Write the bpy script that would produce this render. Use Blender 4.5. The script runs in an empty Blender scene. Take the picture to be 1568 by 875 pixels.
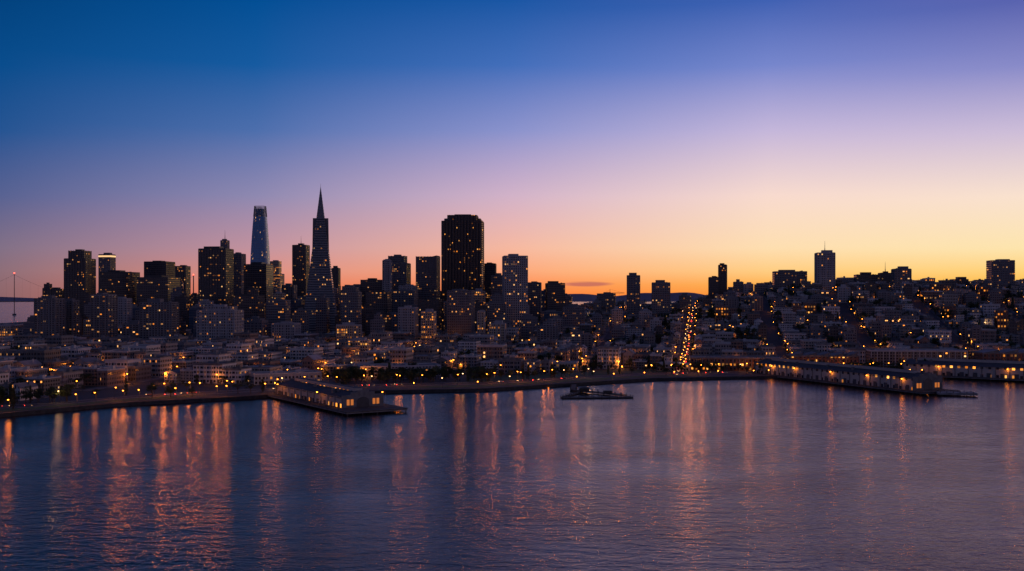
import bpy, math, random
from mathutils import Vector, Matrix
random.seed(7)
R=random.random
U=random.uniform
scene=bpy.context.scene
COL=scene.collection
F=1568.0   # image pixel scale, objects are placed from image coordinates: 1568 units = tan 45deg ; image centre column = 784
CAMZ=80.0; HZ=455.0

# ---------------------------------------------------------------- helpers
def s2l(c):
    o=[]
    for v in c[:3]:
        v/=255.0
        o.append(v/12.92 if v<=0.04045 else ((v+0.055)/1.055)**2.4)
    return (o[0],o[1],o[2],1.0)
def ss(a,b,x):
    t=(x-a)/(b-a); t=0 if t<0 else (1 if t>1 else t)
    return t*t*(3-2*t)
SH=[(-30000,450),(-1500,470),(-900,540),(-500,612),(-339,680),(-289,748),(-206,800),(-181,825),(-89,853),(-24,866),(44,914),(135,978),(253,1004),(395,1008),(600,1000),(900,960),(1500,900),(30000,800)]
def shore(X):
    for i in range(len(SH)-1):
        if X<=SH[i+1][0]:
            a,b=SH[i],SH[i+1]
            return a[1]+(b[1]-a[1])*(X-a[0])/(b[0]-a[0])
    return SH[-1][1]
def HT(X,Y):
    s=Y-shore(X)
    if s<-0.01: return -6.0
    z=2.5+8*ss(140,700,s)
    h=max(82*ss(40,560,X)*ss(1140,1830,Y), 42*ss(-60,170,X)*ss(1350,1950,Y))
    h*=1-ss(2300,3200,Y)
    z+=h
    z-=22*ss(2900,3300,Y)
    z-=22*ss(1350,1600,-X)*ss(600,1200,Y)
    return z

class NT:
    def __init__(s,nt): s.nt=nt
    def n(s,t,**k):
        x=s.nt.nodes.new(t)
        for a,b in k.items(): setattr(x,a,b)
        return x
    def l(s,a,b): s.nt.links.new(a,b)
    def m(s,op,a,b=None,c=None):
        x=s.nt.nodes.new('ShaderNodeMath'); x.operation=op
        for i,v in enumerate((a,b,c)):
            if v is None: continue
            if isinstance(v,(int,float)): x.inputs[i].default_value=v
            else: s.nt.links.new(v,x.inputs[i])
        return x.outputs[0]
    def mix(s,f,a,b):
        x=s.nt.nodes.new('ShaderNodeMix'); x.data_type='RGBA'
        for i,v in ((0,f),(6,a),(7,b)):
            if isinstance(v,(int,float)): x.inputs[i].default_value=v
            elif isinstance(v,(tuple,list)): x.inputs[i].default_value=(v[0],v[1],v[2],1)
            else: s.nt.links.new(v,x.inputs[i])
        return x.outputs[2]
def newmat(name):
    m=bpy.data.materials.new(name); m.use_nodes=True
    nt=NT(m.node_tree); b=m.node_tree.nodes['Principled BSDF']
    return m,nt,b
def setb(b,**k):
    for a,v in k.items():
        b.inputs[a.replace('_',' ')].default_value=v

def plain(name,c1,c2=None,scale=0.3,rough=0.85,rand=0.0,metal=0.0):
    m,nt,b=newmat(name)
    c2=c2 or tuple(x*0.6 for x in c1)
    tc=nt.n('ShaderNodeTexCoord'); no=nt.n('ShaderNodeTexNoise')
    no.inputs['Scale'].default_value=scale; no.inputs['Detail'].default_value=5
    nt.l(tc.outputs['Object'],no.inputs['Vector'])
    f=nt.m('MULTIPLY_ADD',no.outputs['Fac'],2.2,-0.6)
    f=nt.m('MINIMUM',nt.m('MAXIMUM',f,0.0),1.0)
    col=nt.mix(f,c1,c2)
    if rand>0:
        oi=nt.n('ShaderNodeObjectInfo')
        hv=nt.n('ShaderNodeHueSaturation')
        nt.l(nt.m('MULTIPLY_ADD',oi.outputs['Random'],rand*2,1-rand),hv.inputs['Value'])
        nt.l(col,hv.inputs['Color']); col=hv.outputs['Color']
    nt.l(col,b.inputs['Base Color'])
    b.inputs['Roughness'].default_value=rough; b.inputs['Metallic'].default_value=metal
    return m
def emis(name,c,e,samp='NONE'):
    m,nt,b=newmat(name)
    setb(b,Base_Color=(0.2,0.2,0.2,1),Emission_Color=(c[0],c[1],c[2],1),Emission_Strength=e)
    m.cycles.emission_sampling=samp
    return m
ORANGE=(1.0,0.27,0.02); WARM=(1.0,0.44,0.09); PALE=(1.0,0.55,0.2)
def facade(name,wall,glass=(0.02,0.025,0.035),wu=3.2,hv=3.9,fu=0.62,fv=0.5,p=0.1,e=1.6,ramp=None,groughness=0.18,clus=1.0,lit=(ORANGE,PALE),wr=0.7):
    m,nt,b=newmat(name)
    uv=nt.n('ShaderNodeUVMap'); sp=nt.n('ShaderNodeSeparateXYZ'); nt.l(uv.outputs[0],sp.inputs[0])
    oi=nt.n('ShaderNodeObjectInfo')
    cu=nt.m('DIVIDE',sp.outputs[0],wu); cv=nt.m('DIVIDE',sp.outputs[1],hv)
    fu_=nt.m('FRACT',cu); fv_=nt.m('FRACT',cv); iu=nt.m('FLOOR',cu); iv=nt.m('FLOOR',cv)
    mu=nt.m('LESS_THAN',nt.m('ABSOLUTE',nt.m('SUBTRACT',fu_,0.5)),fu/2)
    mv=nt.m('LESS_THAN',nt.m('ABSOLUTE',nt.m('SUBTRACT',fv_,0.5)),fv/2)
    mask=nt.m('MULTIPLY',mu,mv)
    cb=nt.n('ShaderNodeCombineXYZ'); nt.l(iu,cb.inputs[0]); nt.l(iv,cb.inputs[1]); nt.l(nt.m('MULTIPLY',oi.outputs['Random'],97.3),cb.inputs[2])
    wn=nt.n('ShaderNodeTexWhiteNoise',noise_dimensions='3D'); nt.l(cb.outputs[0],wn.inputs['Vector'])
    cb2=nt.n('ShaderNodeCombineXYZ'); nt.l(iv,cb2.inputs[0]); nt.l(nt.m('FLOOR',nt.m('DIVIDE',iu,5.0)),cb2.inputs[1]); nt.l(nt.m('MULTIPLY',oi.outputs['Random'],51.7),cb2.inputs[2])
    wn2=nt.n('ShaderNodeTexWhiteNoise',noise_dimensions='3D'); nt.l(cb2.outputs[0],wn2.inputs['Vector'])
    cl=nt.m('MULTIPLY',nt.m('POWER',wn2.outputs['Value'],5.0*clus),5.0*p)
    cl=nt.m('ADD',cl,p*0.12)
    litm=nt.m('LESS_THAN',wn.outputs['Value'],cl)
    sc=nt.n('ShaderNodeSeparateColor'); nt.l(wn.outputs['Color'],sc.inputs[0])
    st=nt.m('MULTIPLY',nt.m('MULTIPLY',mask,litm),nt.m('MULTIPLY_ADD',nt.m('POWER',sc.outputs[1],2.5),e*1.3,e*0.15))
    ec=nt.mix(nt.m('POWER',sc.outputs[2],1.6),lit[0],lit[1])
    if ramp:
        cr=nt.n('ShaderNodeValToRGB'); cr.color_ramp.interpolation='CONSTANT'
        els=cr.color_ramp.elements
        while len(els)<len(ramp): els.new(0.5)
        for i,c in enumerate(ramp):
            els[i].position=i/len(ramp); els[i].color=(c[0],c[1],c[2],1)
        nt.l(oi.outputs['Random'],cr.inputs[0]); wallc=cr.outputs[0]
    else: wallc=wall
    no=nt.n('ShaderNodeTexNoise'); no.inputs['Scale'].default_value=0.09; no.inputs['Detail'].default_value=6
    tc=nt.n('ShaderNodeTexCoord'); nt.l(tc.outputs['Object'],no.inputs['Vector'])
    hs=nt.n('ShaderNodeHueSaturation'); nt.l(nt.m('MULTIPLY_ADD',no.outputs['Fac'],0.7,0.65),hs.inputs['Value'])
    if isinstance(wallc,tuple): hs.inputs['Color'].default_value=(*wallc[:3],1)
    else: nt.l(wallc,hs.inputs['Color'])
    col=nt.mix(mask,hs.outputs['Color'],glass)
    nt.l(col,b.inputs['Base Color'])
    nt.l(nt.m('MULTIPLY_ADD',mask,groughness-wr,wr),b.inputs['Roughness'])
    nt.l(ec,b.inputs['Emission Color']); nt.l(st,b.inputs['Emission Strength'])
    m.cycles.emission_sampling='NONE'
    return m

class MB:
    def __init__(s): s.v=[];s.f=[];s.uv=[];s.m=[]
    def face(s,pts,mat,uvs=None):
        n=len(s.v); s.v+= [tuple(p) for p in pts]; s.f.append(tuple(range(n,n+len(pts)))); s.m.append(mat)
        s.uv.append(uvs or [(p[0],p[1]) for p in pts])
    def prism(s,poly,z0,z1,wall,roof=None,poly2=None,cap=True,z1s=None):
        poly2=poly2 or poly; n=len(poly); u=0.0
        for i in range(n):
            a,b=poly[i],poly[(i+1)%n]; a2,b2=poly2[i],poly2[(i+1)%n]
            L=math.hypot(b[0]-a[0],b[1]-a[1])
            za=z1s[i] if z1s else z1; zb=z1s[(i+1)%n] if z1s else z1
            s.face([(a[0],a[1],z0),(b[0],b[1],z0),(b2[0],b2[1],zb),(a2[0],a2[1],za)],wall,[(u,z0),(u+L,z0),(u+L,zb),(u,za)])
            u+=L+0.37
        if cap:
            s.face([(p[0],p[1],(z1s[i] if z1s else z1)) for i,p in enumerate(poly2)],wall if roof is None else roof)
    def box(s,cx,cy,sx,sy,z0,z1,wall,roof=None,t=1.0):
        x,y=sx/2,sy/2
        P=[(cx-x,cy-y),(cx+x,cy-y),(cx+x,cy+y),(cx-x,cy+y)]
        Q=[(cx-x*t,cy-y*t),(cx+x*t,cy-y*t),(cx+x*t,cy+y*t),(cx-x*t,cy+y*t)]
        s.prism(P,z0,z1,wall,roof,Q)
        s.face([(p[0],p[1],z0) for p in reversed(P)],wall)
    def tube(s,p0,p1,r0,r1,mat,n=6):
        p0=Vector(p0);p1=Vector(p1); d=(p1-p0).normalized()
        a=d.orthogonal().normalized(); b=d.cross(a)
        for i in range(n):
            t0=2*math.pi*i/n;t1=2*math.pi*(i+1)/n
            c0=a*math.cos(t0)+b*math.sin(t0); c1=a*math.cos(t1)+b*math.sin(t1)
            s.face([p0+c0*r0,p0+c1*r0,p1+c1*r1,p1+c0*r1],mat)
        s.face([p1+(a*math.cos(2*math.pi*i/n)+b*math.sin(2*math.pi*i/n))*r1 for i in range(n)],mat)
    def mesh(s,name,mats):
        me=bpy.data.meshes.new(name); me.from_pydata(s.v,[],s.f)
        for m in mats: me.materials.append(m)
        me.polygons.foreach_set('material_index',s.m)
        ul=me.uv_layers.new(name='UVMap'); flat=[]
        for q in s.uv:
            for a in q: flat+= [a[0],a[1]]
        ul.data.foreach_set('uv',flat); me.update()
        return me
def obj(name,me,loc=(0,0,0),rot=0.0,sc=None,parent=None):
    o=bpy.data.objects.new(name,me); COL.objects.link(o); o.location=loc; o.rotation_euler=(0,0,rot)
    if sc: o.scale=sc
    if parent: o.parent=parent
    return o

# ---------------------------------------------------------------- camera
cd=bpy.data.cameras.new('camera'); cam=bpy.data.objects.new('camera',cd); COL.objects.link(cam)
cam.location=(0,0,CAMZ); cam.rotation_euler=(math.radians(90),0,0)
cd.sensor_width=36; cd.lens=36; cd.shift_y=17.5/1568; cd.clip_end=90000; cd.clip_start=1
scene.camera=cam
scene.view_settings.view_transform='Standard'; scene.view_settings.look='None'; scene.view_settings.exposure=0

# ---------------------------------------------------------------- world
w=bpy.data.worlds.new('World'); scene.world=w; w.use_nodes=True
nt=NT(w.node_tree); 
for n in list(w.node_tree.nodes): w.node_tree.nodes.remove(n)
out=nt.n('ShaderNodeOutputWorld'); bg=nt.n('ShaderNodeBackground')
tc=nt.n('ShaderNodeTexCoord'); sp=nt.n('ShaderNodeSeparateXYZ'); nt.l(tc.outputs['Generated'],sp.inputs[0])
az=nt.m('ARCTAN2',sp.outputs[0],sp.outputs[1]); el=sp.outputs[2]
fac=nt.m('MULTIPLY',el,2.0)
rows=[455,436,415,380,300,200,100,0]
cols={
 0:[(140,100,104),(142,104,110),(142,110,120),(130,112,134),(88,98,146),(36,84,146),(6,76,140),(0,66,126)],
 392:[(230,120,86),(228,130,104),(220,144,132),(194,146,158),(142,136,176),(76,110,172),(20,90,160),(0,78,148)],
 784:[(252,124,60),(254,144,88),(253,168,124),(246,184,160),(210,178,200),(138,146,204),(66,110,186),(24,86,164)],
 1176:[(253,150,50),(255,178,80),(255,205,130),(254,222,176),(248,218,206),(196,182,218),(118,134,204),(62,96,178)],
 1568:[(252,160,44),(254,187,72),(255,210,120),(253,228,173),(249,225,206),(204,188,216),(136,138,200),(88,98,174)],
}
def ramp(stops):
    cr=nt.n('ShaderNodeValToRGB'); nt.l(fac,cr.inputs[0]); e=cr.color_ramp.elements
    while len(e)<len(stops): e.new(0.5)
    for i,(p,c) in enumerate(stops): e[i].position=p; e[i].color=c
    return cr.outputs[0]
def colramp(a):
    u=(a-784)/F; st=[]
    for y,c in zip(rows,cols[a]):
        t=(455-y)/F; st.append((2*t/math.sqrt(1+u*u+t*t),s2l(c)))
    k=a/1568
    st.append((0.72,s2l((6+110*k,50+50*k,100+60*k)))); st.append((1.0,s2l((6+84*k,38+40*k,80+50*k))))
    return ramp(st)
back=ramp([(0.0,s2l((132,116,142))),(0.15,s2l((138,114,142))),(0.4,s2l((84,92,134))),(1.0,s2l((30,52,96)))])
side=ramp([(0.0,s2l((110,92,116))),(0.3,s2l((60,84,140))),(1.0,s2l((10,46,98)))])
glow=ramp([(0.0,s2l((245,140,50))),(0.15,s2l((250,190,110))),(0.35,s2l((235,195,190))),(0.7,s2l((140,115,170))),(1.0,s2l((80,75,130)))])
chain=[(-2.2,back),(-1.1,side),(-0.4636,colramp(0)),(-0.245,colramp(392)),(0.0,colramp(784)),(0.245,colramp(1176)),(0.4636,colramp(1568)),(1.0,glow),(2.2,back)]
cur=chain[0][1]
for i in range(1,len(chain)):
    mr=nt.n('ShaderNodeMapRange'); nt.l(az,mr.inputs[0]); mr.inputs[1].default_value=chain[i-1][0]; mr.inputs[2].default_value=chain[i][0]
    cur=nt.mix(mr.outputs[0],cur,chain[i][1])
# thin cloud bank low over the horizon
no=nt.n('ShaderNodeTexNoise'); mp=nt.n('ShaderNodeMapping'); mp.inputs['Scale'].default_value=(18,18,260); nt.l(tc.outputs['Generated'],mp.inputs[0]); nt.l(mp.outputs[0],no.inputs['Vector']); no.inputs['Scale'].default_value=1; no.inputs['Detail'].default_value=4
d1=nt.m('POWER',nt.m('DIVIDE',nt.m('SUBTRACT',az,0.072),0.03),2.0); d2=nt.m('POWER',nt.m('DIVIDE',nt.m('SUBTRACT',el,0.0125),0.0035),2.0)
g=nt.m('EXPONENT',nt.m('MULTIPLY',nt.m('ADD',d1,d2),-1.0))
cm=nt.m('MINIMUM',nt.m('MULTIPLY',nt.m('MAXIMUM',nt.m('SUBTRACT',nt.m('MULTIPLY',g,nt.m('ADD',no.outputs['Fac'],0.35)),0.38),0.0),2.2),0.7)
cur=nt.mix(cm,cur,s2l((176,92,96)))
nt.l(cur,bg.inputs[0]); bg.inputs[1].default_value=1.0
sky=nt.n('ShaderNodeTexSky'); sky.sky_type='NISHITA'; sky.sun_disc=False; sky.sun_elevation=math.radians(-3); sky.sun_rotation=math.radians(45)
bg2=nt.n('ShaderNodeBackground'); nt.l(sky.outputs[0],bg2.inputs[0]); bg2.inputs[1].default_value=0.01
ad=nt.n('ShaderNodeAddShader'); nt.l(bg.outputs[0],ad.inputs[0]); nt.l(bg2.outputs[0],ad.inputs[1]); nt.l(ad.outputs[0],out.inputs[0])
# afterglow sun (already at the horizon, right of view)
sl=bpy.data.lights.new('sun','SUN'); sl.energy=0.15; sl.color=(1,0.55,0.35); sl.angle=math.radians(12)
so=bpy.data.objects.new('sun',sl); COL.objects.link(so)
dirv=Vector((math.sin(1.2),math.cos(1.2),0.06)); so.rotation_euler=dirv.to_track_quat('Z','Y').to_euler(); so.location=(3000,2500,400)

# ---------------------------------------------------------------- materials
M_asph=plain('asphalt',(0.05,0.05,0.052),(0.03,0.03,0.033),0.05)
M_pave=plain('paving_concrete',(0.16,0.155,0.15),(0.08,0.08,0.08),0.15)
M_conc=plain('weathered_concrete',(0.26,0.25,0.24),(0.12,0.115,0.11),0.25,rand=0.2)
M_grass=plain('lawn',(0.045,0.09,0.025),(0.03,0.055,0.02),0.08)
M_paint=plain('road_paint',(0.7,0.7,0.68))
M_yard=plain('garden_soil_shrubs',(0.03,0.045,0.02),(0.05,0.045,0.035),0.2)
M_roofl=plain('light_roof_membrane',(0.28,0.26,0.26),(0.14,0.13,0.13),0.12,rand=0.4)
M_roofd=plain('tar_gravel_roof',(0.08,0.075,0.075),(0.05,0.048,0.048),0.12,rand=0.35)
M_white=plain('white_trim',(0.55,0.54,0.52),(0.4,0.39,0.38),0.2)
M_metal=plain('dark_metal',(0.08,0.08,0.085),rough=0.5)
M_steel=plain('painted_steel',(0.22,0.23,0.24),rough=0.45,metal=0.4)
M_wood=plain('weathered_timber',(0.09,0.075,0.06),(0.05,0.04,0.035),0.5)
M_dark=plain('dark_granite',(0.055,0.052,0.056),(0.035,0.034,0.037),0.05,rough=0.5)
M_lite=plain('light_precast',(0.42,0.41,0.40),(0.3,0.29,0.29),0.05)
M_mid=plain('grey_precast',(0.2,0.2,0.21),(0.13,0.13,0.135),0.05)
M_amb=emis('amber_lens',ORANGE,18); M_wht=emis('white_lens',PALE,9); M_red=emis('red_lens',(1,0.04,0.02),20)
M_crown=emis('lit_crown_band',(1,0.6,0.25),1.1)
houseramp=[(0.50,0.47,0.43),(0.30,0.26,0.24),(0.52,0.49,0.46),(0.2,0.17,0.15),(0.36,0.31,0.26),(0.18,0.18,0.19),(0.40,0.35,0.32),(0.13,0.12,0.115),(0.58,0.55,0.52),(0.26,0.16,0.12)]
F_house=facade('house_front',(0.4,0.4,0.4),wu=2.6,hv=3.1,fu=0.45,fv=0.52,p=0.040,e=2.4,ramp=houseramp)
F_apt=facade('apartment_front',(0.4,0.4,0.4),wu=3.2,hv=3.1,fu=0.6,fv=0.5,p=0.045,e=2.1,ramp=houseramp[::-1])
F_dark=facade('dark_curtain_wall',(0.055,0.053,0.058),glass=(0.025,0.03,0.04),wu=2.6,hv=3.9,fu=0.8,fv=0.5,p=0.09,e=0.8,wr=0.5)
F_dark2=facade('bronze_curtain_wall',(0.08,0.073,0.073),wu=3.4,hv=3.9,fu=0.7,fv=0.45,p=0.07,e=0.75,wr=0.5)
F_grey=facade('grey_office_wall',(0.16,0.155,0.165),wu=3.0,hv=3.8,fu=0.6,fv=0.5,p=0.075,e=0.9)
F_lite=facade('light_office_wall',(0.36,0.35,0.34),wu=3.3,hv=3.8,fu=0.58,fv=0.55,p=0.065,e=1.0)
F_grid=facade('white_grid_wall',(0.5,0.48,0.47),glass=(0.012,0.014,0.02),wu=3.7,hv=3.9,fu=0.55,fv=0.62,p=0.17,e=1.0)
F_blue=facade('blue_glass_wall',(0.06,0.09,0.13),glass=(0.05,0.085,0.13),wu=1.8,hv=4.2,fu=0.85,fv=0.75,p=0.045,e=0.8,groughness=0.12,wr=0.35)
F_res=facade('balcony_wall',(0.28,0.27,0.27),wu=4.2,hv=3.1,fu=0.7,fv=0.55,p=0.08,e=1.1)
F_lit=facade('floodlit_wall',(0.45,0.36,0.24),wu=3.0,hv=3.6,fu=0.6,fv=0.6,p=0.4,e=1.1,lit=(ORANGE,WARM))
F_brick=facade('brick_wall',(0.20,0.085,0.055),wu=4.0,hv=4.2,fu=0.5,fv=0.55,p=0.3,e=1.6,lit=(ORANGE,WARM))
F_pyr=facade('quartz_banded_wall',(0.25,0.245,0.25),glass=(0.03,0.032,0.04),wu=2.0,hv=4.0,fu=0.9,fv=0.5,p=0.05,e=0.7)
F_shed=facade('pier_shed_wall',(0.42,0.38,0.33),wu=7.0,hv=8.0,fu=0.36,fv=0.36,p=0.6,e=2.6,lit=(ORANGE,WARM))

# ---------------------------------------------------------------- ground sheet
mb=MB()
xs=[-40000,-20000,-8000,-4000,-2500,-2000]+[-1700+20*i for i in range(171)]+[2000,2600,4000,8000,20000,40000]
ssx=[-20000,-3000,-600,-0.02,0,15,40,70,100,140]+[140+25*i for i in range(1,100)]+[2800,3200,4000,6000,12000,30000]
V=[];Fc=[]
for s_ in ssx:
    for x in xs:
        y=shore(x)+s_
        V.append((x,y,HT(x,y) if s_>=0 else (-6 if s_>-100 else -12)))
nx=len(xs)
for j in range(len(ssx)-1):
    for i in range(nx-1):
        a=j*nx+i; Fc.append((a,a+1,a+nx+1,a+nx))
me=bpy.data.meshes.new('ground'); me.from_pydata(V,[],Fc); me.materials.append(M_asph); me.update()
for p in me.polygons: p.use_smooth=False
obj('ground',me)

# water
m=bpy.data.materials.new('bay_water'); m.use_nodes=True; nt=NT(m.node_tree)
for n in list(m.node_tree.nodes): m.node_tree.nodes.remove(n)
tc=nt.n('ShaderNodeTexCoord')
def wav(sc,rotz,det):
    mp=nt.n('ShaderNodeMapping'); mp.inputs['Scale'].default_value=sc; mp.inputs['Rotation'].default_value=(0,0,rotz)
    nt.l(tc.outputs['Object'],mp.inputs[0]); n=nt.n('ShaderNodeTexNoise'); n.inputs['Scale'].default_value=1; n.inputs['Detail'].default_value=det; n.inputs['Roughness'].default_value=0.6
    nt.l(mp.outputs[0],n.inputs['Vector']); return n.outputs['Fac']
a=wav((0.10,0.19,1),0.3,4); c=wav((0.42,0.62,1),-0.35,4); d=wav((0.010,0.018,1),0.1,2)
h=nt.m('ADD',nt.m('MULTIPLY',a,1.0),nt.m('MULTIPLY',c,0.34))
h=nt.m('MULTIPLY',h,nt.m('MULTIPLY_ADD',d,1.5,0.25))
bp=nt.n('ShaderNodeBump'); bp.inputs['Strength'].default_value=1.0; bp.inputs['Distance'].default_value=0.62
nt.l(h,bp.inputs['Height'])
fr=nt.n('ShaderNodeFresnel'); fr.inputs['IOR'].default_value=1.65; nt.l(bp.outputs[0],fr.inputs['Normal'])
gl=nt.n('ShaderNodeBsdfGlossy'); gl.inputs['Color'].default_value=(1,0.84,0.76,1); gl.inputs['Roughness'].default_value=0.09; nt.l(bp.outputs[0],gl.inputs['Normal'])
df=nt.n('ShaderNodeBsdfDiffuse'); df.inputs['Color'].default_value=(0.010,0.012,0.018,1)
mx=nt.n('ShaderNodeMixShader'); nt.l(fr.outputs[0],mx.inputs[0]); nt.l(df.outputs[0],mx.inputs[1]); nt.l(gl.outputs[0],mx.inputs[2])
ow=nt.n('ShaderNodeOutputMaterial'); nt.l(mx.outputs[0],ow.inputs[0])
mb=MB(); mb.face([(-45000,-20000,0),(45000,-20000,0),(45000,60000,0),(-45000,60000,0)],0)
obj('water',mb.mesh('water',[m]))

# distant hills across the bay
M_hill=plain('haze_tinted_hillside',(0.16,0.13,0.17),(0.13,0.11,0.15),0.0005)  # distance haze painted into the hill colour; the scene has no air haze
V=[];Fc=[];N=240
for i in range(N+1):
    x=-16000+32000*i/N
    h=50+40*math.sin(i*0.11)+30*math.sin(i*0.31+1)+15*math.sin(i*0.83)
    h=max(30,h+50)+ (40*math.exp(-((x-3100)/900)**2))
    V+= [(x,18000,-5),(x,19500,h),(x,24000,-5)]
for i in range(N):
    a=i*3; Fc+= [(a,a+3,a+4,a+1),(a+1,a+4,a+5,a+2)]
me=bpy.data.meshes.new('hills'); me.from_pydata(V,[],Fc); me.materials.append(M_hill); me.update(); obj('distant_hills',me)

# ---------------------------------------------------------------- street lamps
def lampmesh(nm,lens,h=8.5):
    b=MB()
    b.tube((0,0,-0.5),(0,0,0.8),0.22,0.16,0); b.tube((0,0,0.8),(0,0,h),0.13,0.08,0)
    b.tube((0,0,h),(0.9,0,h+0.5),0.07,0.06,0); b.tube((0.9,0,h+0.5),(2.0,0,h+0.55),0.06,0.05,0)
    b.box(2.3,0,1.2,0.6,h+0.42,h+0.66,0,t=0.7)
    b.tube((2.3,0,h+0.4),(2.3,0,h+0.15),0.52,0.46,1,8); b.tube((2.3,0,h+0.15),(2.3,0,h-0.1),0.46,0.22,1,8)
    return b.mesh(nm,[M_metal,lens])
L_a=lampmesh('street_lamp_amber',M_amb); L_w=lampmesh('street_lamp_white',M_wht)
def globemesh():
    b=MB(); b.tube((0,0,-0.5),(0,0,5),0.14,0.08,0)
    for k in range(5):
        a0=-1.2+2.4*k/5;a1=-1.2+2.4*(k+1)/5
        b.tube((0,0,5.35+0.4*math.sin(a0)),(0,0,5.35+0.4*math.sin(a1)),0.4*math.cos(a0),0.4*math.cos(a1),1,8)
    return b.mesh('globe_lamp',[M_metal,M_amb])
L_g=globemesh()
ldata={}
def ldat(col,P,r):
    k=(col,P,r)
    if k not in ldata:
        l=bpy.data.lights.new('lamp_light','POINT'); l.color=col; l.energy=P; l.shadow_soft_size=r; ldata[k]=l
    return ldata[k]
nl=[0,0]
def lamp(X,Y,kind='a',P=2500,light=True,rot=None,z=None,r=0.6,k=0.6):
    z=HT(X,Y) if z is None else z
    me={'a':L_a,'w':L_w,'g':L_g}[kind]
    o=obj('street_lamp',me,(X,Y,z),U(0,6.28) if rot is None else rot); nl[0]+=1
    if light:
        col={'a':ORANGE,'w':PALE,'g':ORANGE}[kind]
        if kind=='w': k*=0.6
        l=bpy.data.objects.new('bulb',ldat(col,P*k,r)); COL.objects.link(l); l.parent=o; l.location=((2.3,0,7.7) if kind!='g' else (0,0,6.3)); nl[1]+=1
# ---------------------------------------------------------------- trees
mleaf=[]
for nm,c1,c2 in (('foliage_light',(0.07,0.095,0.035),(0.045,0.07,0.025)),('foliage_dark',(0.04,0.055,0.022),(0.025,0.04,0.016))):
    mleaf.append(plain(nm,c1,c2,0.6,rand=0.3))
M_bark=plain('bark',(0.08,0.06,0.045))
def treemesh(kind,seed):
    rr=random.Random(seed); b=MB()
    if kind=='round': H=10; n=16
    elif kind=='cypress': H=13;n=14
    else: H=9;n=12
    b.tube((0,0,-1),(0.2,0.1,H*0.35),0.35,0.25,2); b.tube((0.2,0.1,H*0.35),(0,0.1,H*0.75),0.25,0.08,2)
    for k in range(n):
        if kind=='round':
            a=rr.uniform(0,6.28); r=rr.uniform(0.6,3.6); z=rr.uniform(H*0.4,H*0.95); r*=1-0.5*max(0,(z/H-0.6)); cr=rr.uniform(1.0,1.9); fl=0.8
        elif kind=='cypress':
            z=H*(0.15+0.82*k/n); a=rr.uniform(0,6.28); r=rr.uniform(0.1,0.9)*(1.2-z/H); cr=(1.15-z/H)*1.6+0.4; fl=1.3
        else:
            a=rr.uniform(0,6.28); r=rr.uniform(1,4.6); z=H*rr.uniform(0.62,0.95); cr=rr.uniform(1.0,1.7); fl=0.45
        c=Vector((math.cos(a)*r,math.sin(a)*r,z))
        b.tube((0.1,0.1,z*0.55),c,0.12,0.04,2,4)
        dk=1 if rr.random()<0.55 else 0
        for q in range(34):
            d=Vector((rr.gauss(0,1),rr.gauss(0,1),rr.gauss(0,1)*fl)).normalized()*cr*rr.uniform(0.5,1.12); d.z*=fl
            p=c+d; t=Vector((rr.gauss(0,1),rr.gauss(0,1),rr.gauss(0,1))).normalized(); e=t.orthogonal().normalized(); s_=rr.uniform(0.28,0.55)
            b.face([p-t*s_,p-e*s_*0.7,p+t*s_,p+e*s_*0.7],dk if rr.random()<0.8 else 1-dk)
    return b.mesh(kind+'_tree',[mleaf[0],mleaf[1],M_bark])
TR=[('park_tree',treemesh('round',i)) for i in range(4)]+[('cypress_tree',treemesh('cypress',9)),('pine_tree',treemesh('pine',11)),('pine_tree',treemesh('pine',12))]
def tree(X,Y,sc=1.0,k=None):
    nm,me=TR[k] if k is not None else random.choice(TR)
    s_=sc*U(0.75,1.3); obj(nm,me,(X,Y,HT(X,Y)),U(0,6.28),(s_*U(0.9,1.15),s_*U(0.9,1.15),s_))

# ---------------------------------------------------------------- towers
occ=[]
STY={ # wall, trim, roof, fin spacing, fin depth, slab spacing
 'dark':(F_dark,M_dark,M_roofd,5.2,0.5,0),'dark2':(F_dark2,M_dark,M_roofd,0,0,7.8),
 'grey':(F_grey,M_mid,M_roofd,6.0,0.5,0),'greyh':(F_grey,M_mid,M_roofd,0,0,3.8),
 'lite':(F_lite,M_lite,M_roofl,4.95,0.7,0),'grid':(F_grid,M_lite,M_roofl,3.7,0.6,3.9),
 'blue':(F_blue,M_steel,M_roofd,0,0,12.6),'res':(F_res,M_mid,M_roofl,8.4,1.0,3.1),'lit':(F_lit,M_lite,M_roofl,6,0.4,0),
 'brick':(F_brick,M_conc,M_roofd,0,0,0),
}
def rooftop(b,w,d,z,trim=1,roof=2):
    t=0.5
    for cx,cy,sx,sy in ((0,-d/2+t/2,w,t),(0,d/2-t/2,w,t),(-w/2+t/2,0,t,d-2*t),(w/2-t/2,0,t,d-2*t)):
        b.box(cx,cy,sx,sy,z,z+1.3,trim)
    b.box(U(-.12,.12)*w,U(-.1,.1)*d,w*U(.35,.6),d*U(.35,.6),z,z+U(3,6),trim,roof)
    for k in range(3): b.box(U(-.36,.36)*w,U(-.36,.36)*d,U(2,4),U(2,4),z,z+U(1.5,2.8),trim,roof)
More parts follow.
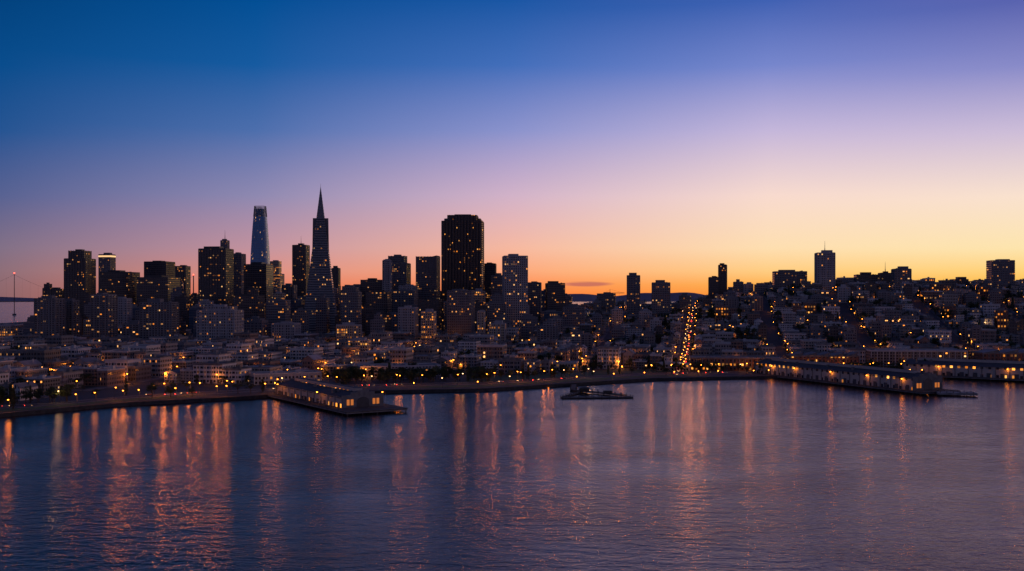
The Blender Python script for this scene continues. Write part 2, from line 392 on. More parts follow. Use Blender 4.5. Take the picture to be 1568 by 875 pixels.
def detail(b,w,d,z0,z1,sty,cx=0,cy=0):
    _,_,_,fs,fd,sl=STY[sty]
    if fs:
        for L,ax in ((w,0),(d,1)):
            n=max(2,int(round(L/fs)))
            for i in range(n+1):
                p=-L/2+L*i/n
                for sg in (-1,1):
                    if ax==0: b.box(cx+p,cy+sg*(d/2+fd/2-0.05),0.9,fd,z0,z1+0.6,1)
                    else: b.box(cx+sg*(w/2+fd/2-0.06),cy+p,fd,0.86,z0,z1+0.63,1)
    if sl:
        z=z0+sl
        while z<z1-1:
            b.box(cx,cy,w+0.5+0.5*(fd>0.8)*2,d+0.5+0.5*(fd>0.8)*2,z-0.45,z+0.45,1); z+=sl
def tower(a0,a1,yt,D,sty='dark',name='office_tower',rot=-0.12,ratio=0.85,crown='flat',podium=True):  # left, right and top are image pixels, D is the chosen distance
    W=(a1-a0)/F*D; um=((a0+a1)/2-784)/F; ph=abs(rot+math.atan(um))
    wd=W/(math.cos(ph)+ratio*abs(math.sin(ph))); dp=wd*ratio
    D2=D+dp/2; X=um*D2; Y=D2; zb=HT(X,Y); h=CAMZ+(HZ-yt)/F*D-zb
    b=MB(); mats=[STY[sty][0],STY[sty][1],STY[sty][2],M_crown,M_red,M_steel]
    hh=h
    if crown in('flat','lit'): hh=h-2
    if crown=='step': hh=h*0.9
    if crown=='step2': hh=h*0.8
    b.box(0,0,wd,dp,-8,hh,0,2); detail(b,wd,dp,0,hh,sty)
    if podium: b.box(0,0,wd+8,dp+8,-8,9,0,2)
    if crown=='flat': rooftop(b,wd,dp,hh)
    elif crown=='lit':
        rooftop(b,wd,dp,hh)
        b.box(0,0,wd+1.2,dp+1.2,hh-5,hh-1.5,3)
    elif crown=='step':
        b.box(0,0,wd*.72,dp*.72,hh,h,0,2); detail(b,wd*.72,dp*.72,hh,h,sty); b.box(0,0,wd*.3,dp*.3,h,h+3,1)
        rooftop(b,wd*.99,dp*.99,hh)
    elif crown=='step2':
        b.box(wd*.08,0,wd*.6,dp*.6,hh,h,0,2); rooftop(b,wd*.99,dp*.99,hh); b.box(wd*.08,0,wd*.3,dp*.3,h,h+2.5,1)
    elif crown=='slope':
        x,y=wd/2,dp/2
        b.prism([(-x+.3,-y+.3),(x-.3,-y+.3),(x-.3,y-.3),(-x+.3,y-.3)],hh-6,hh,1,2,z1s=[h-7,h+2,h+2,h-7])
    if crown=='mast':
        rooftop(b,wd,dp,hh); b.tube((0,0,hh),(0,0,hh+9),0.9,0.6,5); b.tube((0,0,hh+9),(0,0,hh+22),0.45,0.15,5)
    o=obj(name,b.mesh(name,mats),(X,Y,zb),rot); occ.append((X,Y,max(wd,dp)*0.72)); return o
T=tower
T(55,98,456,1420,'res','apartment_tower'); T(90,120,459,1460,'res','apartment_tower')
T(100,145,384,1900,'dark',crown='step'); T(152,176,389,2250,'grey',crown='lit'); T(141,178,450,1450,'res','apartment_tower',ratio=1)
T(153,213,416,2030,'dark2'); T(222,267,400,2050,'dark'); T(211,275,424,1850,'dark2'); T(267,291,407,2250,'dark',crown='flat')
T(216,272,462,1400,'res','apartment_tower',ratio=.5); T(305,357,380,1800,'dark',ratio=.7); T(338,351,369,2060,'grey',crown='mast')
T(356,376,388,2100,'grey',ratio=1.2); T(303,372,470,1350,'lite','hotel_building',ratio=.6,crown='step')
T(374,418,404,1920,'dark2'); T(406,435,400,2400,'lit',crown='step2'); T(448,474,376,2250,'dark',crown='mast')
T(360,405,452,1600,'dark2'); T(408,445,459,1500,'greyh'); T(508,521,410,1950,'dark')
T(522,554,440,1560,'greyh','apartment_tower',crown='step'); T(552,592,428,1950,'dark2'); T(589,629,392,1980,'grey',crown='step'); T(586,600,398,1900,'lite')
T(637,674,393,1980,'grey',crown='slope'); T(560,600,446,1700,'dark2'); T(600,640,444,1780,'grey'); T(640,677,458,1650,'dark')
T(685,727,444,1530,'grey','apartment_tower'); T(740,760,403,2080,'dark'); T(752,772,421,1950,'grey'); T(769,808,391,1750,'grid',ratio=.9,rot=0.1)
T(808,829,432,1950,'grey'); T(835,865,433,1800,'dark',rot=.1); T(610,640,470,1480,'lite','apartment_tower')
T(960,980,421,1780,'grey','apartment_tower',crown='flat'); T(998,1026,432,1740,'grey','apartment_tower'); T(914,943,449,1850,'greyh','apartment_building')
T(1085,1100,424,1900,'dark','apartment_tower'); T(1100,1113,405,1920,'dark','apartment_tower',ratio=1)
T(1123,1138,431,1850,'grey','apartment_tower'); T(1139,1153,434,1830,'lite','apartment_tower'); T(1155,1176,435,1800,'greyh','apartment_tower')
T(1183,1235,415,1840,'greyh','apartment_building',ratio=.5); T(1248,1278,388,1760,'lite','apartment_tower',crown='mast')
T(1279,1308,430,1850,'grey','apartment_building'); T(1308,1346,420,1870,'dark2','apartment_building',ratio=.6); T(1345,1366,419,1900,'dark','apartment_building',crown='mast')
T(1366,1394,411,1780,'res','apartment_tower'); T(1397,1425,437,1820,'grey','apartment_building'); T(1428,1456,434,1860,'greyh','apartment_building')
T(1455,1482,427,1800,'dark2','apartment_building'); T(1482,1510,430,1830,'grey','apartment_building'); T(1512,1552,398,1780,'greyh','apartment_tower',ratio=.7)
T(1240,1262,452,1600,'grey','apartment_building'); T(1040,1058,452,1800,'grey','apartment_building')
T(533,568,520,1240,'lit','hotel_building',ratio=.7); T(731,743,476,1500,'lit','hotel_building',ratio=1); T(645,668,476,1460,'lit','office_building')

# faceted granite tower (sawtooth bays)
def sawtooth():
    D=1900; W=(741-677)/F*D; um=(709-784)/F; d=W*0.8; X=um*(D+d/2); Y=D+d/2; zb=HT(X,Y)
    b=MB(); m=F_dark3
    def foot(w,dd,n1,n2,dep):
        P=[]
        for (ax,ay,bx,by,n) in ((-w/2,-dd/2,w/2,-dd/2,n1),(w/2,-dd/2,w/2,dd/2,n2),(w/2,dd/2,-w/2,dd/2,n1),(-w/2,dd/2,-w/2,-dd/2,n2)):
            L=math.hypot(bx-ax,by-ay); ux,uy=(bx-ax)/L,(by-ay)/L; nx_,ny_=uy,-ux
            for i in range(n):
                p=L*i/n; P.append((ax+ux*p,ay+uy*p)); q=L*(i+0.5)/n; P.append((ax+ux*q+nx_*dep,ay+uy*q+ny_*dep))
        return P
    zt=lambda y:CAMZ+(HZ-y)/F*D-zb
    b.prism(foot(W*.95,d*.95,13,9,1.9),-8,zt(338),0,1)
    b.prism(foot(W*.68,d*.8,9,7,1.8),zt(338),zt(329),0,1)
    b.prism(foot(W*.84,d*.6,11,5,1.8),zt(338),zt(334),0,1)
    b.box(0,0,W*.4,d*.3,zt(329),zt(327),1)
    obj('faceted_granite_skyscraper',b.mesh('faceted_granite_skyscraper',[m,M_dark]),(X,Y,zb),-0.02); occ.append((X,Y,60))
F_dark3=facade('granite_bay_wall',(0.045,0.037,0.037),glass=(0.018,0.017,0.02),wu=2.7,hv=4.0,fu=0.6,fv=0.55,p=0.09,e=1.2,clus=1.8,lit=(ORANGE,WARM))
sawtooth()

# pyramid skyscraper
def pyramid():
    D=1706; X=(491-784)/F*D; Y=D; zb=HT(X,Y); b=MB()
    def sq(h): return [(-h,-h),(h,-h),(h,h),(-h,h)]
    top=265-zb; hw=lambda z:(top-z)*0.121
    z=8.0; body=210-zb
    while z<body:
        z2=min(z+4.0,body)
        b.prism(sq(hw(z)),z,z2,0,1,sq(hw(z2)),cap=False)
        b.prism(sq(hw(z2)+0.35),z2-0.9,z2,1,1,sq(hw(z2)+0.3)); z=z2
    b.prism(sq(hw(body)),body,top-2,2,2,sq(0.25)); b.tube((0,0,top-3),(0,0,top+4),0.3,0.1,2)
    for k in range(9):
        zz=body+4+k*5; b.prism(sq(hw(zz)+0.15),zz,zz+0.5,1,1)
    for sg in (-1,1):
        x0=sg*14.0
        P=[(min(x0,x0-sg*9),-4.5),(max(x0,x0-sg*9),-4.5),(max(x0,x0-sg*9),4.5),(min(x0,x0-sg*9),4.5)]
        xi=sg*12.6
        Q=[(min(xi,xi-sg*7.5),-3.5),(max(xi,xi-sg*7.5),-3.5),(max(xi,xi-sg*7.5),3.5),(min(xi,xi-sg*7.5),3.5)]
        b.prism(P,120-zb,body+1,1,1,Q)
    # inclined base truss
    h0=hw(-4);h1=hw(8)
    for i in range(11):
        p=-1+2*i/10
        for q in (0,0.1):
            for e0,e1 in (((p,-1),(min(1,p+q*2),-1)),((p,1),(min(1,p+q*2),1)),((-1,p),(-1,min(1,p+q*2))),((1,p),(1,min(1,p+q*2)))):
                b.tube((e0[0]*h0,e0[1]*h0,-4),(e1[0]*h1,e1[1]*h1,8),0.7,0.6,1,4)
    b.box(0,0,hw(8)*1.5,hw(8)*1.5,-5,8,0)
    obj('pyramid_skyscraper',b.mesh('pyramid_skyscraper',[F_pyr,M_mid,M_steel]),(X,Y,zb),0.12); occ.append((X,Y,50))
pyramid()
# rounded tapering glass tower
def glass():
    D=2700; X=(398.5-784)/F*D;Y=D;zb=HT(X,Y); b=MB(); n=32
    top=CAMZ+(HZ-316)/F*D-zb
    def ring(z):
        t=z/top; h=25.0*(1-0.02*t-0.42*max(0,t-0.35)**1.6/0.65**1.6)
        P=[]
        for i in range(n):
            a=2*math.pi*i/n+math.pi/n; c,s_=math.cos(a),math.sin(a)
            r=h/((abs(c)**4+abs(s_)**4)**0.25); P.append((c*r,s_*r))
        return P
    N=44
    for i in range(N):
        z0=-5+(top*0.91+5)*i/N; z1=-5+(top*0.91+5)*(i+1)/N
        b.prism(ring(max(0,z0)),z0,z1,0,1,ring(z1),cap=(i==N-1))
        P=ring(z1); b.prism([(x*1.012,y*1.012) for x,y in P],z1-0.5,z1,1,1)
    # lattice crown
    P0=ring(top*.91);P1=ring(top)
    for i in range(n):
        b.tube((*P0[i],top*.91),(*P1[i],top),0.6,0.5,1,4)
    for k in range(6):
        z=top*.91+top*.09*(k+1)/6; P=ring(z); b.prism(P,z-0.7,z,1,cap=False)
    P=[(x*.8,y*.8) for x,y in ring(top)]; b.prism(P,top*.9,top*.975,0,1)
    obj('tapered_glass_skyscraper',b.mesh('tapered_glass_skyscraper',[F_sf,M_steel]),(X,Y,zb),0.0); occ.append((X,Y,60))
F_sf=facade('curved_blue_glass',(0.12,0.27,0.44),glass=(0.11,0.28,0.48),wu=1.6,hv=4.3,fu=0.9,fv=0.82,p=0.03,e=1.0,groughness=0.25,wr=0.4,lit=(WARM,PALE))
glass()

# downtown filler mid-rises
for D,ya,yb in ((1440,478,500),(1530,466,492),(1620,455,485),(1710,447,478),(1800,440,470),(1900,435,465),(2020,430,458),(2150,432,455)):
    a=-20+U(0,20)
    while a<875:
        wd=U(20,42)*1500/D
        X=((a+wd/2)-784)/F*D
        lim=0 if a<780 else 14
        if all((X-o[0])**2+(D+15-o[1])**2>(o[2]+wd*D/F*0.62)**2 for o in occ) and R()<0.8 and not (a<50 and D>1500):
            T(a,a+wd,U(ya,yb)+lim,D,random.choice(['dark','dark2','grey','greyh','grey','res','lite','dark','blue','greyh','lit']),
              random.choice(['office_building','apartment_building']),rot=random.choice([-0.12,-0.12,0.19]),crown=random.choice(['flat','flat','step','step2']),podium=False)
        a+=wd+U(2,14)
# apartment blocks scattered over the hill
for _ in range(70):
    D=U(1250,1780); a=U(880,1600); X=(a-784)/F*D; z=HT(X,D); hh=U(16,30)
    if all((X-o[0])**2+(D-o[1])**2>(o[2]+16)**2 for o in occ) and not 1020<a<1075:
        T(a-U(5,11),a+U(5,11),HZ-(z+hh-CAMZ)/D*F,D,random.choice(['dark2','grey','greyh','res','lite','brick']),'apartment_building',rot=-0.188,podium=False,crown=random.choice(['flat','step']))

# ---------------------------------------------------------------- suspension bridge (far left)
def bridge():
    b=MB(); zt=183
    for tx in (0,760,-760):
        for yy in (-6,6):
            b.box(tx,yy,3.4,3.4,-8,zt,0,t=0.7)
        for z in (40,85,115,145,175): b.box(tx,0,3,11,z-1.5,z+1.5,0)
        for z0,z1 in ((85,115),(115,145)):
            b.tube((tx,-6,z0),(tx,6,z1),.8,.8,0,4); b.tube((tx,6,z0),(tx,-6,z1),.8,.8,0,4)
        b.box(tx,0,3,3,zt,zt+4,1)
        b.box(tx,0,16,24,-8,6,0)
    b.box(0,0,2600,11,58,61,0)
    for yy in (-6,6):
        for s0 in (-760,0):
            pts=[(s0+760*i/24,yy,70+108*(2*i/24-1)**2) for i in range(25)]
            for i in range(24):
                b.tube(pts[i],pts[i+1],0.28,0.28,0,4); b.tube(pts[i],(pts[i][0],yy,60),0.08,0.08,0,3)
    obj('suspension_bridge',b.mesh('suspension_bridge',[M_bridge,M_red]),(-2187,4500,0),0.45)
M_bridge=plain('bridge_steel_paint',(0.12,0.115,0.13),rough=.8)
bridge()
# tower crane
b=MB(); b.box(0,0,1.3,1.3,0,36,0); b.box(9,0,38,0.8,34.6,35.6,0); b.box(-8,0,4,2,32,34.6,0); b.tube((0,0,36),(0,0,42),.5,.25,0); b.tube((0,0,42),(25,0,35.6),.12,.12,0,4); b.tube((0,0,42),(-9,0,35.6),.12,.12,0,4); b.tube((18,0,34.6),(18,0,26),.1,.1,0,3)
X=150*1950/F; obj('tower_crane',b.mesh('tower_crane',[M_metal]),(X,1950,HT(X,1950)),0.1)

# ---------------------------------------------------------------- low-rise city on a street grid
th=math.radians(10.8); A=(math.sin(th),math.cos(th)); B=(math.cos(th),-math.sin(th)); O=(163,1000)
def g2w(p,q): return (O[0]+p*B[0]+q*A[0], O[1]+p*B[1]+q*A[1])
def housemesh(w,d,fl,kind):
    b=MB(); h=fl*3.1+0.6
    b.box(0,0,w,d,-9,h,0,1)
    if kind=='flat':
        b.box(0,-d/2-0.2,w+0.3,0.7,h-0.5,h+0.9,2); b.box(0,d/2-0.15,w-0.1,0.3,h,h+0.7,2)
        b.box(-w/2+0.16,0,0.3,d-1.0,h,h+0.7,2); b.box(w/2-0.16,0,0.3,d-1.0,h,h+0.7,2)
        b.box(U(-.25,.25)*w,U(-.2,.2)*d,3,4,h,h+2.6,2,1); b.box(U(-.3,.3)*w,U(-.3,.3)*d,1.2,1.2,h,h+1.3,2,1)
        b.tube((w*.3,d*.2,h),(w*.3,d*.2,h+2.2),.25,.25,2)
    else:
        x,y=w/2+0.4,d/2+0.4; r=h+w*0.28
        b.face([(-x,-y,h),(0,-y,r),(0,y,r),(-x,y,h)],1); b.face([(x,-y,h),(x,y,h),(0,y,r),(0,-y,r)],1)
        b.face([(-w/2,-d/2,h),(w/2,-d/2,h),(0,-d/2,r-.3)],0); b.face([(-w/2,d/2,h),(0,d/2,r-.3),(w/2,d/2,h)],0)
        b.box(w*.25,d*.15,1,1,h,r+1,2)
    nb=max(1,int(w//6))
    for sg in (-1,1):
        for i in range(nb):
            cx=-w/2+w*(i+.5)/nb; yf=sg*d/2; 
            P=[(cx-1.7,yf),(cx-1.0,yf-0.9),(cx+1.0,yf-0.9),(cx+1.7,yf)] if sg<0 else [(cx+1.7,yf),(cx+1.0,yf+0.9),(cx-1.0,yf+0.9),(cx-1.7,yf)]
            b.prism(P,3.1,h-0.6,0,2)
    for i in range(nb):
        cx=-w/2+w*(i+.5)/nb; b.box(cx,-d/2-0.03,2.4,0.1,0,2.5,3); b.box(cx+2,-d/2-0.6,1.2,1.1,-1,0.9,2)
    return b.mesh('house_%s'%kind,[F_house if w<15 else F_apt, random.choice([M_roofl,M_roofd,M_roofd]),M_white if R()<.4 else M_conc,M_wood])
HV=[]
for w_ in (8,10,12,15,18,23,28):
    for k in range(5):
        kind='gable' if (w_<13 and k==4) else 'flat'
        d_=U(20,29); fl=random.choice([2,3,3,4] if w_<16 else [3,3,4,5])
        HV.append((w_,d_,fl,housemesh(w_,d_,fl,kind)))
pav=MB(); SP,SQ=116,84; SWp,SWq=17,15
PARK=(-60,170)
def inpark(X,Y):
    s=Y-shore(X); return PARK[0]<X<PARK[1]+20 and s<150
special=[(-112,1010,50),(-205,925,38),(40,1090,38),(238,1092,52),(330,1090,42),(440,1120,56),(565,1110,66)]
hs=0
blocks=[]
for ip in range(-14,9):
    for iq in range(-7,15):
        p0=ip*SP+SWp/2; p1=(ip+1)*SP-SWp/2; q0=iq*SQ; q1=q0+SQ-SWq
        cs=[g2w(p,q) for p in (p0,p1) for q in (q0,q1)]
        if min(c[1]-shore(c[0]) for c in cs)<78: continue
        cx=sum(c[0] for c in cs)/4; cy=sum(c[1] for c in cs)/4
        if cy>2080 or abs(cx)>0.56*cy+120: continue
        if inpark(cx,cy): continue
        blocks.append((p0,p1,q0,q1,cx,cy))
        NI,NJ=8,6
        g=[[None]*(NJ+1) for _ in range(NI+1)]
        for i in range(NI+1):
            for j in range(NJ+1):
                x,y=g2w(p0+(p1-p0)*i/NI,q0+(q1-q0)*j/NJ); g[i][j]=(x,y,HT(x,y)+0.25)
        for i in range(NI):
            for j in range(NJ): pav.face([g[i][j],g[i+1][j],g[i+1][j+1],g[i][j+1]],0 if (i in(0,NI-1) or j in(0,NJ-1)) else 1)
        per=[g[i][0] for i in range(NI+1)]+[g[NI][j] for j in range(1,NJ+1)]+[g[i][NJ] for i in range(NI-1,-1,-1)]+[g[0][j] for j in range(NJ-1,-1,-1)]
        for k in range(len(per)-1):
            a_,b_=per[k],per[k+1]; pav.face([(a_[0],a_[1],a_[2]-1.5),(b_[0],b_[1],b_[2]-1.5),b_,a_],0)
        downtown = cx<cy*0.03 and cy>1430
        hill = cx>0.12*cy and cy>1250
        for side in (0,1):
            p=p0+2
            while p<p1-8:
                av=[h for h in HV if h[0]<=p1-p-1 and (h[0]>=12 or hill or R()<.4)]
                if not av: break
                w_,d_,fl,me_=random.choice(av)
                if R()<(0.22 if hill else 0.10):
                    x,y=g2w(p+5,q0+12 if side==0 else q1-12); tree(x,y,1.2); p+=U(7,11); continue
                q=q0+3+d_/2 if side==0 else q1-3-d_/2
                x,y=g2w(p+w_/2,q)
                if not any((x-o[0])**2+(y-o[1])**2<(o[2]*0.85+w_*.4)**2 for o in occ) and not any((x-o[0])**2+(y-o[1])**2<o[2]**2 for o in special) and not (downtown and cy>1750):
                    z=min(HT(*g2w(p+w_*aa,q+d_*bb)) for aa in (0,1) for bb in (-.5,.5))+0.3
                    z=max(z,HT(x,y)-2.5)
                    nm='row_house' if w_<12 else ('apartment_house' if w_<20 else 'apartment_building')
                    obj(nm,me_,(x,y,z),-th+(0 if side==0 else math.pi),(1,1,U(0.8,1.45))); hs+=1
                p+=w_+ (0.15 if R()<.65 else U(2,7))
        nt_=random.randint(1,3)+(5 if hill else 1)
        for _ in range(nt_):
            x,y=g2w(U(p0+10,p1-10),(q0+q1)/2+U(-6,6)); tree(x,y,1.1)
        # street trees along the kerb
        for _ in range(5 if min(c[1]-shore(c[0]) for c in cs)<330 else 3):
            x,y=g2w(U(p0,p1),q0+1.2); tree(x,y,0.65)
        for _ in range(4):
            x,y=g2w(p0+1.5,U(q0,q1)); tree(x,y,0.7)
        near=min(c[1]-shore(c[0]) for c in cs)<330
        for (pp,qq) in ((p0+1,q0-0.5),(p0-0.5,(q0+q1)/2),((p0+p1)/2,q0-0.5),(p1-4,q1+.5)):
            x,y=g2w(pp+U(-6,6)*(qq<q0),qq+U(-9,9)*(qq>q0))
            if R()<(0.95 if near else 0.65):
                lamp(x,y,'a' if R()<.88 else 'w',P=random.choice([1500,3000,6000]) if near else random.choice([900,2200,3000]),light=R()<(0.7 if near else 0.35))
obj('city_block_pavement',pav.mesh('city_block_pavement',[M_pave,M_yard]))

# hill street lamps, both sides + traffic
q=-20; sg=1
while q<800:
    sg=-sg
    x,y=g2w(sg*U(3.5,6.5),q+U(-7,7))
    if y-shore(x)>60 and R()<.88: lamp(x,y,'a' if R()<.85 else 'w',P=random.choice([400,700,1100]),light=True,r=0.6,rot=-th+(math.pi if sg>0 else 0))
    q+=24
for k in range(26):   # secondary avenues
    x,y=g2w(SP*2+5,k*32+U(5,35)); 
    if R()<.35: lamp(x,y,'a',P=1000,light=k%3==0)
    x,y=g2w(-SP*3+5,-80+k*26)
    if y<1500: lamp(x,y,'a',P=2500,light=k%2==0)

# ---------------------------------------------------------------- waterfront ribbons
def ribbon(name,s0,s1,x0,x1,z,mat,step=8,skirt=0.6,dash=None):
    b=MB(); x=x0; k=0
    while x<x1:
        xx=min(x+step,x1)
        if dash is None or k%dash==0:
            P=[(x,shore(x)+s0),(xx,shore(xx)+s0),(xx,shore(xx)+s1),(x,shore(x)+s1)]
            b.face([(a,c,z) for a,c in P],0)
            if skirt:
                b.face([(P[0][0],P[0][1],z-skirt),(P[1][0],P[1][1],z-skirt),(P[1][0],P[1][1],z),(P[0][0],P[0][1],z)],0)
                b.face([(P[2][0],P[2][1],z-skirt),(P[3][0],P[3][1],z-skirt),(P[3][0],P[3][1],z),(P[2][0],P[2][1],z)],0)
        x=xx; k+=1
    return obj(name,b.mesh(name,[mat]))
M_sea=plain('seawall_stone',(0.06,0.055,0.05),(0.025,0.025,0.023),0.3)
ribbon('waterfront_promenade',-0.6,12,-900,1300,2.66,M_sea,skirt=3.2)
ribbon('pavement',38,43,-900,1300,2.64,M_pave); ribbon('pavement',61,67,-900,1300,2.64,M_pave)
ribbon('road_marking',51.9,52.2,-900,1300,2.512,M_paint,step=4,skirt=0,dash=2)
ribbon('verge_lawn',14,36,-900,-250,2.6,M_grass,skirt=.2)
ribbon('park_lawn',16,36,-80,190,2.6,M_grass,skirt=.2); ribbon('park_lawn',70,128,-40,170,2.6,M_grass,skirt=.2)
# railing / seawall posts
b=MB(); x=-700
while x<1000:
    x2=x+6; y=shore(x)-.3; y2=shore(x2)-.3
    b.tube((x,y,2.6),(x,y,3.8),.08,.08,0,4); b.tube((x,y,3.75),(x2,y2,3.75),.06,.06,0,3); b.tube((x,y,3.2),(x2,y2,3.2),.04,.04,0,3)
    x=x2
obj('railing',b.mesh('railing',[M_metal]))
x=-620
while x<1000:
    for s_ in (44,60):
        P=2600 if x<-180 else 1400
        xx=x+U(-9,9)
        if R()<.82: lamp(xx,shore(xx)+s_,'a' if R()<.92 else 'w',P=P*U(.4,1.6)//300*300+200,light=R()<.75,rot=math.pi/2*(1 if s_<50 else -1),r=.7)
    x+=26
# promenade lamps (these streak across the water)
for a_,P in ((15,2200),(118,1600),(147,800),(190,2300),(214,1300),(270,1800),(333,1500),(348,2000),(407,1300),(422,1200),(445,1000)):
    D=720
    for _ in range(12):
        X=(a_-784)/F*D; D=shore(X)+5
    lamp((a_-784)/F*D,D,'a',P=P,r=0.7,rot=-math.pi/2)
for X in range(-80,420,26):
    lamp(X+U(-9,9),shore(X)+U(4,9),'g' if R()<.8 else 'w',P=random.choice([100,200,300]),light=R()<.6)
# trees
for X in range(-640,980,7):
    if R()<.55 and not (-20<X<150):
        s_=random.choice([U(16,36),U(68,78)]); tree(X+U(-4,4),shore(X)+s_,0.95)
    if -560<X<-330:
        for _ in range(2): tree(X+U(-4,4),shore(X)+U(64,80),1.1)
for _ in range(90):
    X=U(-160,-20); tree(X,shore(X)+U(66,120) ,1.0)
for _ in range(60):
    X=U(-40,260); tree(X,shore(X)+random.choice([U(66,74),U(125,150)]),0.9)
for _ in range(50):
    X=U(250,560); tree(X,shore(X)+U(14,80),0.95)

# ---------------------------------------------------------------- landmark low buildings near the water
def lowb(name,X,Y,w,d,h,mat,rot=0.0,roof=None,sheds=0):
    b=MB(); b.box(0,0,w,d,-2,h,0,1); t=.4
    for cx,cy,sx,sy in ((0,-d/2,w+.5,t),(0,d/2,w+.5,t),(-w/2,0,t,d-.5),(w/2,0,t,d-.5)): b.box(cx,cy,sx,sy,h-.4,h+1,2)
    for k in range(6): b.box(U(-.4,.4)*w,U(-.35,.35)*d,U(2,6),U(2,4),h,h+U(1,2.5),2,1)
    n=int(w/6)
    for i in range(n+1): b.box(-w/2+w*i/n,-d/2-.2,.7,.5,0,h-.5,2)
    b.box(0,-d/2-1.2,w*.8,2.4,3.6,3.9,2)
    for k in range(sheds): 
        cx=-w/2+w*(k+.5)/sheds; ww=w/sheds*.42
        b.prism([(cx-ww,-d*.4),(cx+ww,-d*.4),(cx+ww,d*.4),(cx-ww,d*.4)],h,h+1,2,1,z1s=[h+.5,h+4,h+4,h+.5])
    obj(name,b.mesh(name,[mat,roof or M_roofl,M_white if mat!=F_brick else M_conc]),(X,Y,HT(X,Y)),rot)
lowb('brick_warehouse',238,1092,95,32,13,F_brick,-.15); lowb('brick_warehouse',330,1090,70,30,15,F_brick,-.1,sheds=5)
lowb('factory_building',440,1120,100,36,19,F_apt,-.1); lowb('brick_warehouse',565,1110,120,34,17,F_brick,-.05,sheds=6)
lowb('exhibition_hall',-112,1010,78,34,10,F_lite,.25); lowb('commercial_building',-205,925,60,24,9,F_lite,.45); lowb('commercial_building',40,1090,60,22,8,F_lit,-.2)
lowb('pavilion_building',170,1078,34,16,7,F_lit,-.2)

# ---------------------------------------------------------------- piers
M_winlit=emis('lit_arched_window',ORANGE,0.5)
def pier(name,x0,y0,x1,y1,width,shed_w,s0,s1,eave,lamps=5):
    L=math.hypot(x1-x0,y1-y0); ang=math.atan2(y1-y0,x1-x0); b=MB()
    b.box(L/2,0,L,width,1.2,2.8,0,1); b.box(L/2,0,L+.6,width+.6,2.2,2.6,4)
    x=2
    while x<L:
        for k in range(5):
            y=-width/2+1+(width-2)*k/4; b.tube((x,y,-6),(x,y,1.2),.4,.4,4,5)
        x+=8
    sw=shed_w/2; a,c=s0*L,s1*L
    b.box((a+c)/2,0,c-a,shed_w,2.8,2.8+eave,2)
    r=2.8+eave+shed_w*.12; e=2.8+eave
    b.face([(a-.5,-sw-.8,e-.1),(c+.5,-sw-.8,e-.1),(c+.5,0,r),(a-.5,0,r)],3); b.face([(a-.5,0,r),(c+.5,0,r),(c+.5,sw+.8,e-.1),(a-.5,sw+.8,e-.1)],3)
    b.box((a+c)/2,0,(c-a)*.9,shed_w*.2,r-1.2,r+1.5,2,3)
    n=int((c-a)/12)
    for i in range(n+1):
        x=a+(c-a)*i/n
        for sg in (-1,1): b.box(x,sg*(sw+.15),.8,.4,2.8,e-.4,5)
    for i in range(n):
        x=a+(c-a)*(i+.5)/n
        for sg in (-1,1):
            b.box(x,sg*(sw+.05),4,.14,2.8,2.8+eave*.4,6)
            b.box(x,sg*(sw+.45),6,.9,e-1.0,e-.7,4)
    for k in range(12):
        b.box(a+(c-a)*U(.05,.95),sg*U(.2,.4)*shed_w*random.choice((-1,1)),2,2,e,r+.6,5,3)
    for xx,sg in ((c,1),(a,-1)):
        b.box(xx+sg*.6,0,1.0,shed_w+2,2.8,e+1.2,5); b.box(xx+sg*.62,0,1.0,shed_w*.6,e+1.2,e+3.0,5); b.box(xx+sg*.64,0,1.0,shed_w*.3,e+3.0,e+4.2,5)
        pts=[]
        for k in range(9):
            t=math.pi*k/8; pts.append((xx+sg*1.2,math.cos(t)*shed_w*.16,2.8+eave*.5+math.sin(t)*eave*.45))
        b.face([(xx+sg*1.2,shed_w*.16,2.9),*pts,(xx+sg*1.2,-shed_w*.16,2.9)],6)
        for yy in (-.38,-.28,.28,.38): b.box(xx+sg*1.15,shed_w*yy,.2,2.0,4.5,8.5,7)
    o=obj(name,b.mesh(name,[M_conc,M_sea,F_shed,M_roofd,M_wood,M_conc,M_metal,M_winlit]),(x0,y0,0),ang)
    ux,uy=math.cos(ang),math.sin(ang); vx,vy=-uy,ux
    for i in range(lamps):
        for sg in (-1,1):
            t=L*(i+.5+U(-.2,.2))/lamps; yy=sg*(width/2-1); lamp(x0+ux*t+vx*yy,y0+uy*t+vy*yy,'a',P=500 if sg>0 else 700,z=2.8,rot=ang+(-sg)*math.pi/2,r=.7,light=True)
    return o
pier('pier_shed_building',-186,842,-92,700,46,30,0.12,0.86,7.5,2)
pier('pier_shed_building',262,1050,352,838,40,30,0.0,0.93,10,5)
pier('pier_shed_building',405,1045,560,925,44,34,0.0,1.0,10,3)
# tip extension of right pier
b=MB(); b.box(0,0,30,14,1.2,2.8,0); 
for i in range(6): b.tube((-13+5*i,-6,-6),(-13+5*i,-6,3.8),.35,.35,1,5); b.tube((-13+5*i,6,-6),(-13+5*i,6,3.8),.35,.35,1,5)
obj('pier_dock',b.mesh('pier_dock',[M_conc,M_wood]),(360,830,0),-.25)
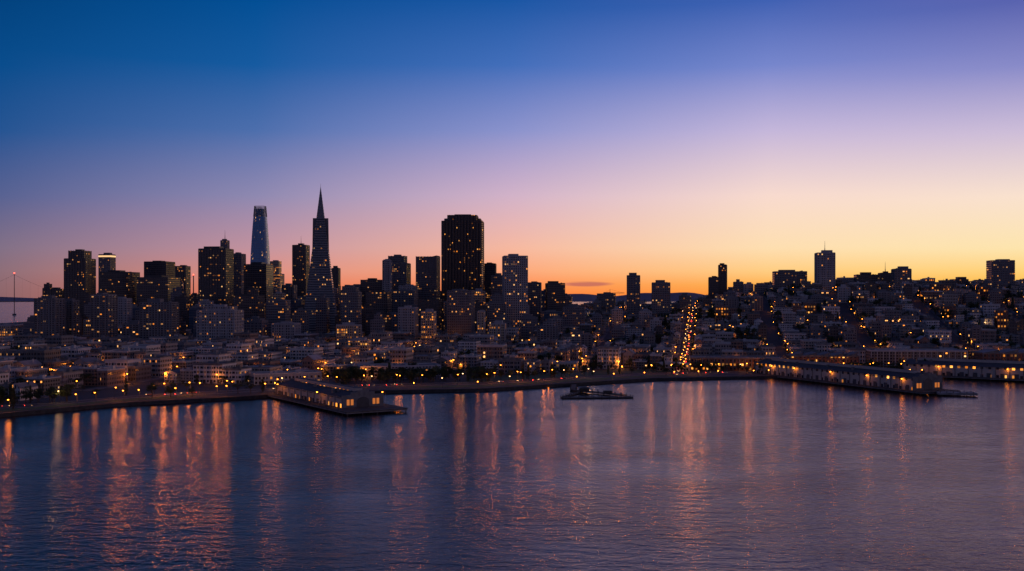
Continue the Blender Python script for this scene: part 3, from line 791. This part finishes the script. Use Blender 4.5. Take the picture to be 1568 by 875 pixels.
# small floating pier
b=MB()
def deck(b,p,q,w,z=1.6):
    L=math.hypot(q[0]-p[0],q[1]-p[1]); ux,uy=(q[0]-p[0])/L,(q[1]-p[1])/L; vx,vy=-uy*w/2,ux*w/2
    P=[(p[0]-vx,p[1]-vy),(q[0]-vx,q[1]-vy),(q[0]+vx,q[1]+vy),(p[0]+vx,p[1]+vy)]
    b.prism(P,z-.8,z,0,0)
    n=int(L/6)
    for i in range(n+1):
        for sg in (-1,1):
            x=p[0]+ux*L*i/n+vx*sg; y=p[1]+uy*L*i/n+vy*sg; b.tube((x,y,-6),(x,y,z+1.6),.3,.3,1,5)
            if i<n: b.tube((x,y,z+1.2),(x+ux*L/n,y+uy*L/n,z+1.2),.08,.08,1,3)
deck(b,(56,922),(52,868),5); deck(b,(52,868),(90,822),6); deck(b,(39,806),(95,812),9,1.0); deck(b,(60,862),(42,812),3,1.2)
b.box(60,850,8,6,1.6,4.2,1,1); b.box(78,833,7,5,1.6,3.8,1,1); b.prism([(55,846),(65,846),(65,854),(55,854)],4.2,5.4,1,1,[(59,849),(61,849),(61,851),(59,851)])
obj('boat_pier',b.mesh('boat_pier',[M_wood,M_wood,M_conc]))

# ---------------------------------------------------------------- cars
def carmesh(col):
    m,nt,bb=newmat('car_paint'); setb(bb,Base_Color=(*col,1),Roughness=.3,Coat_Weight=.6)
    b=MB()
    b.box(0,0,4.5,1.8,.35,.95,0,t=.96); b.box(-.2,0,2.6,1.6,.95,1.48,1,t=.72); b.box(-.2,0,1.7,1.2,1.48,1.52,0)
    for x in (-1.35,1.35):
        for y in (-.9,.7): b.tube((x,y,.34),(x,y+.2,.34),.34,.34,2,10)
    for y in (-.65,.65): b.box(2.24,y,.1,.35,.6,.8,3); b.box(-2.24,y,.1,.35,.6,.85,4)
    return b.mesh('car',[m,M_metal,M_metal,M_wht,M_red])
CM=[carmesh(c) for c in ((.5,.5,.5),(.05,.05,.06),(.25,.04,.03),(.08,.12,.2),(.6,.6,.58))]
for k in range(60):
    X=U(-560,800); la=random.choice([47,50,55,58]); ang=math.atan2(shore(X+5)-shore(X-5),10)
    obj('car',random.choice(CM),(X,shore(X)+la,2.5),ang+(math.pi if la>52 else 0))
for k in range(34):
    q=20+k*22+U(-5,5); sg=random.choice([-1,1]); x,y=g2w(sg*2.2,q); x2,y2=g2w(sg*2.2,q+4)
    o=obj('car',random.choice(CM),(x,y,HT(x,y)+.05)); sl_=math.atan2(HT(x2,y2)-HT(x,y),4)
    o.rotation_euler=(0,-sl_ if sg>0 else sl_,math.pi/2-th+(0 if sg>0 else math.pi))
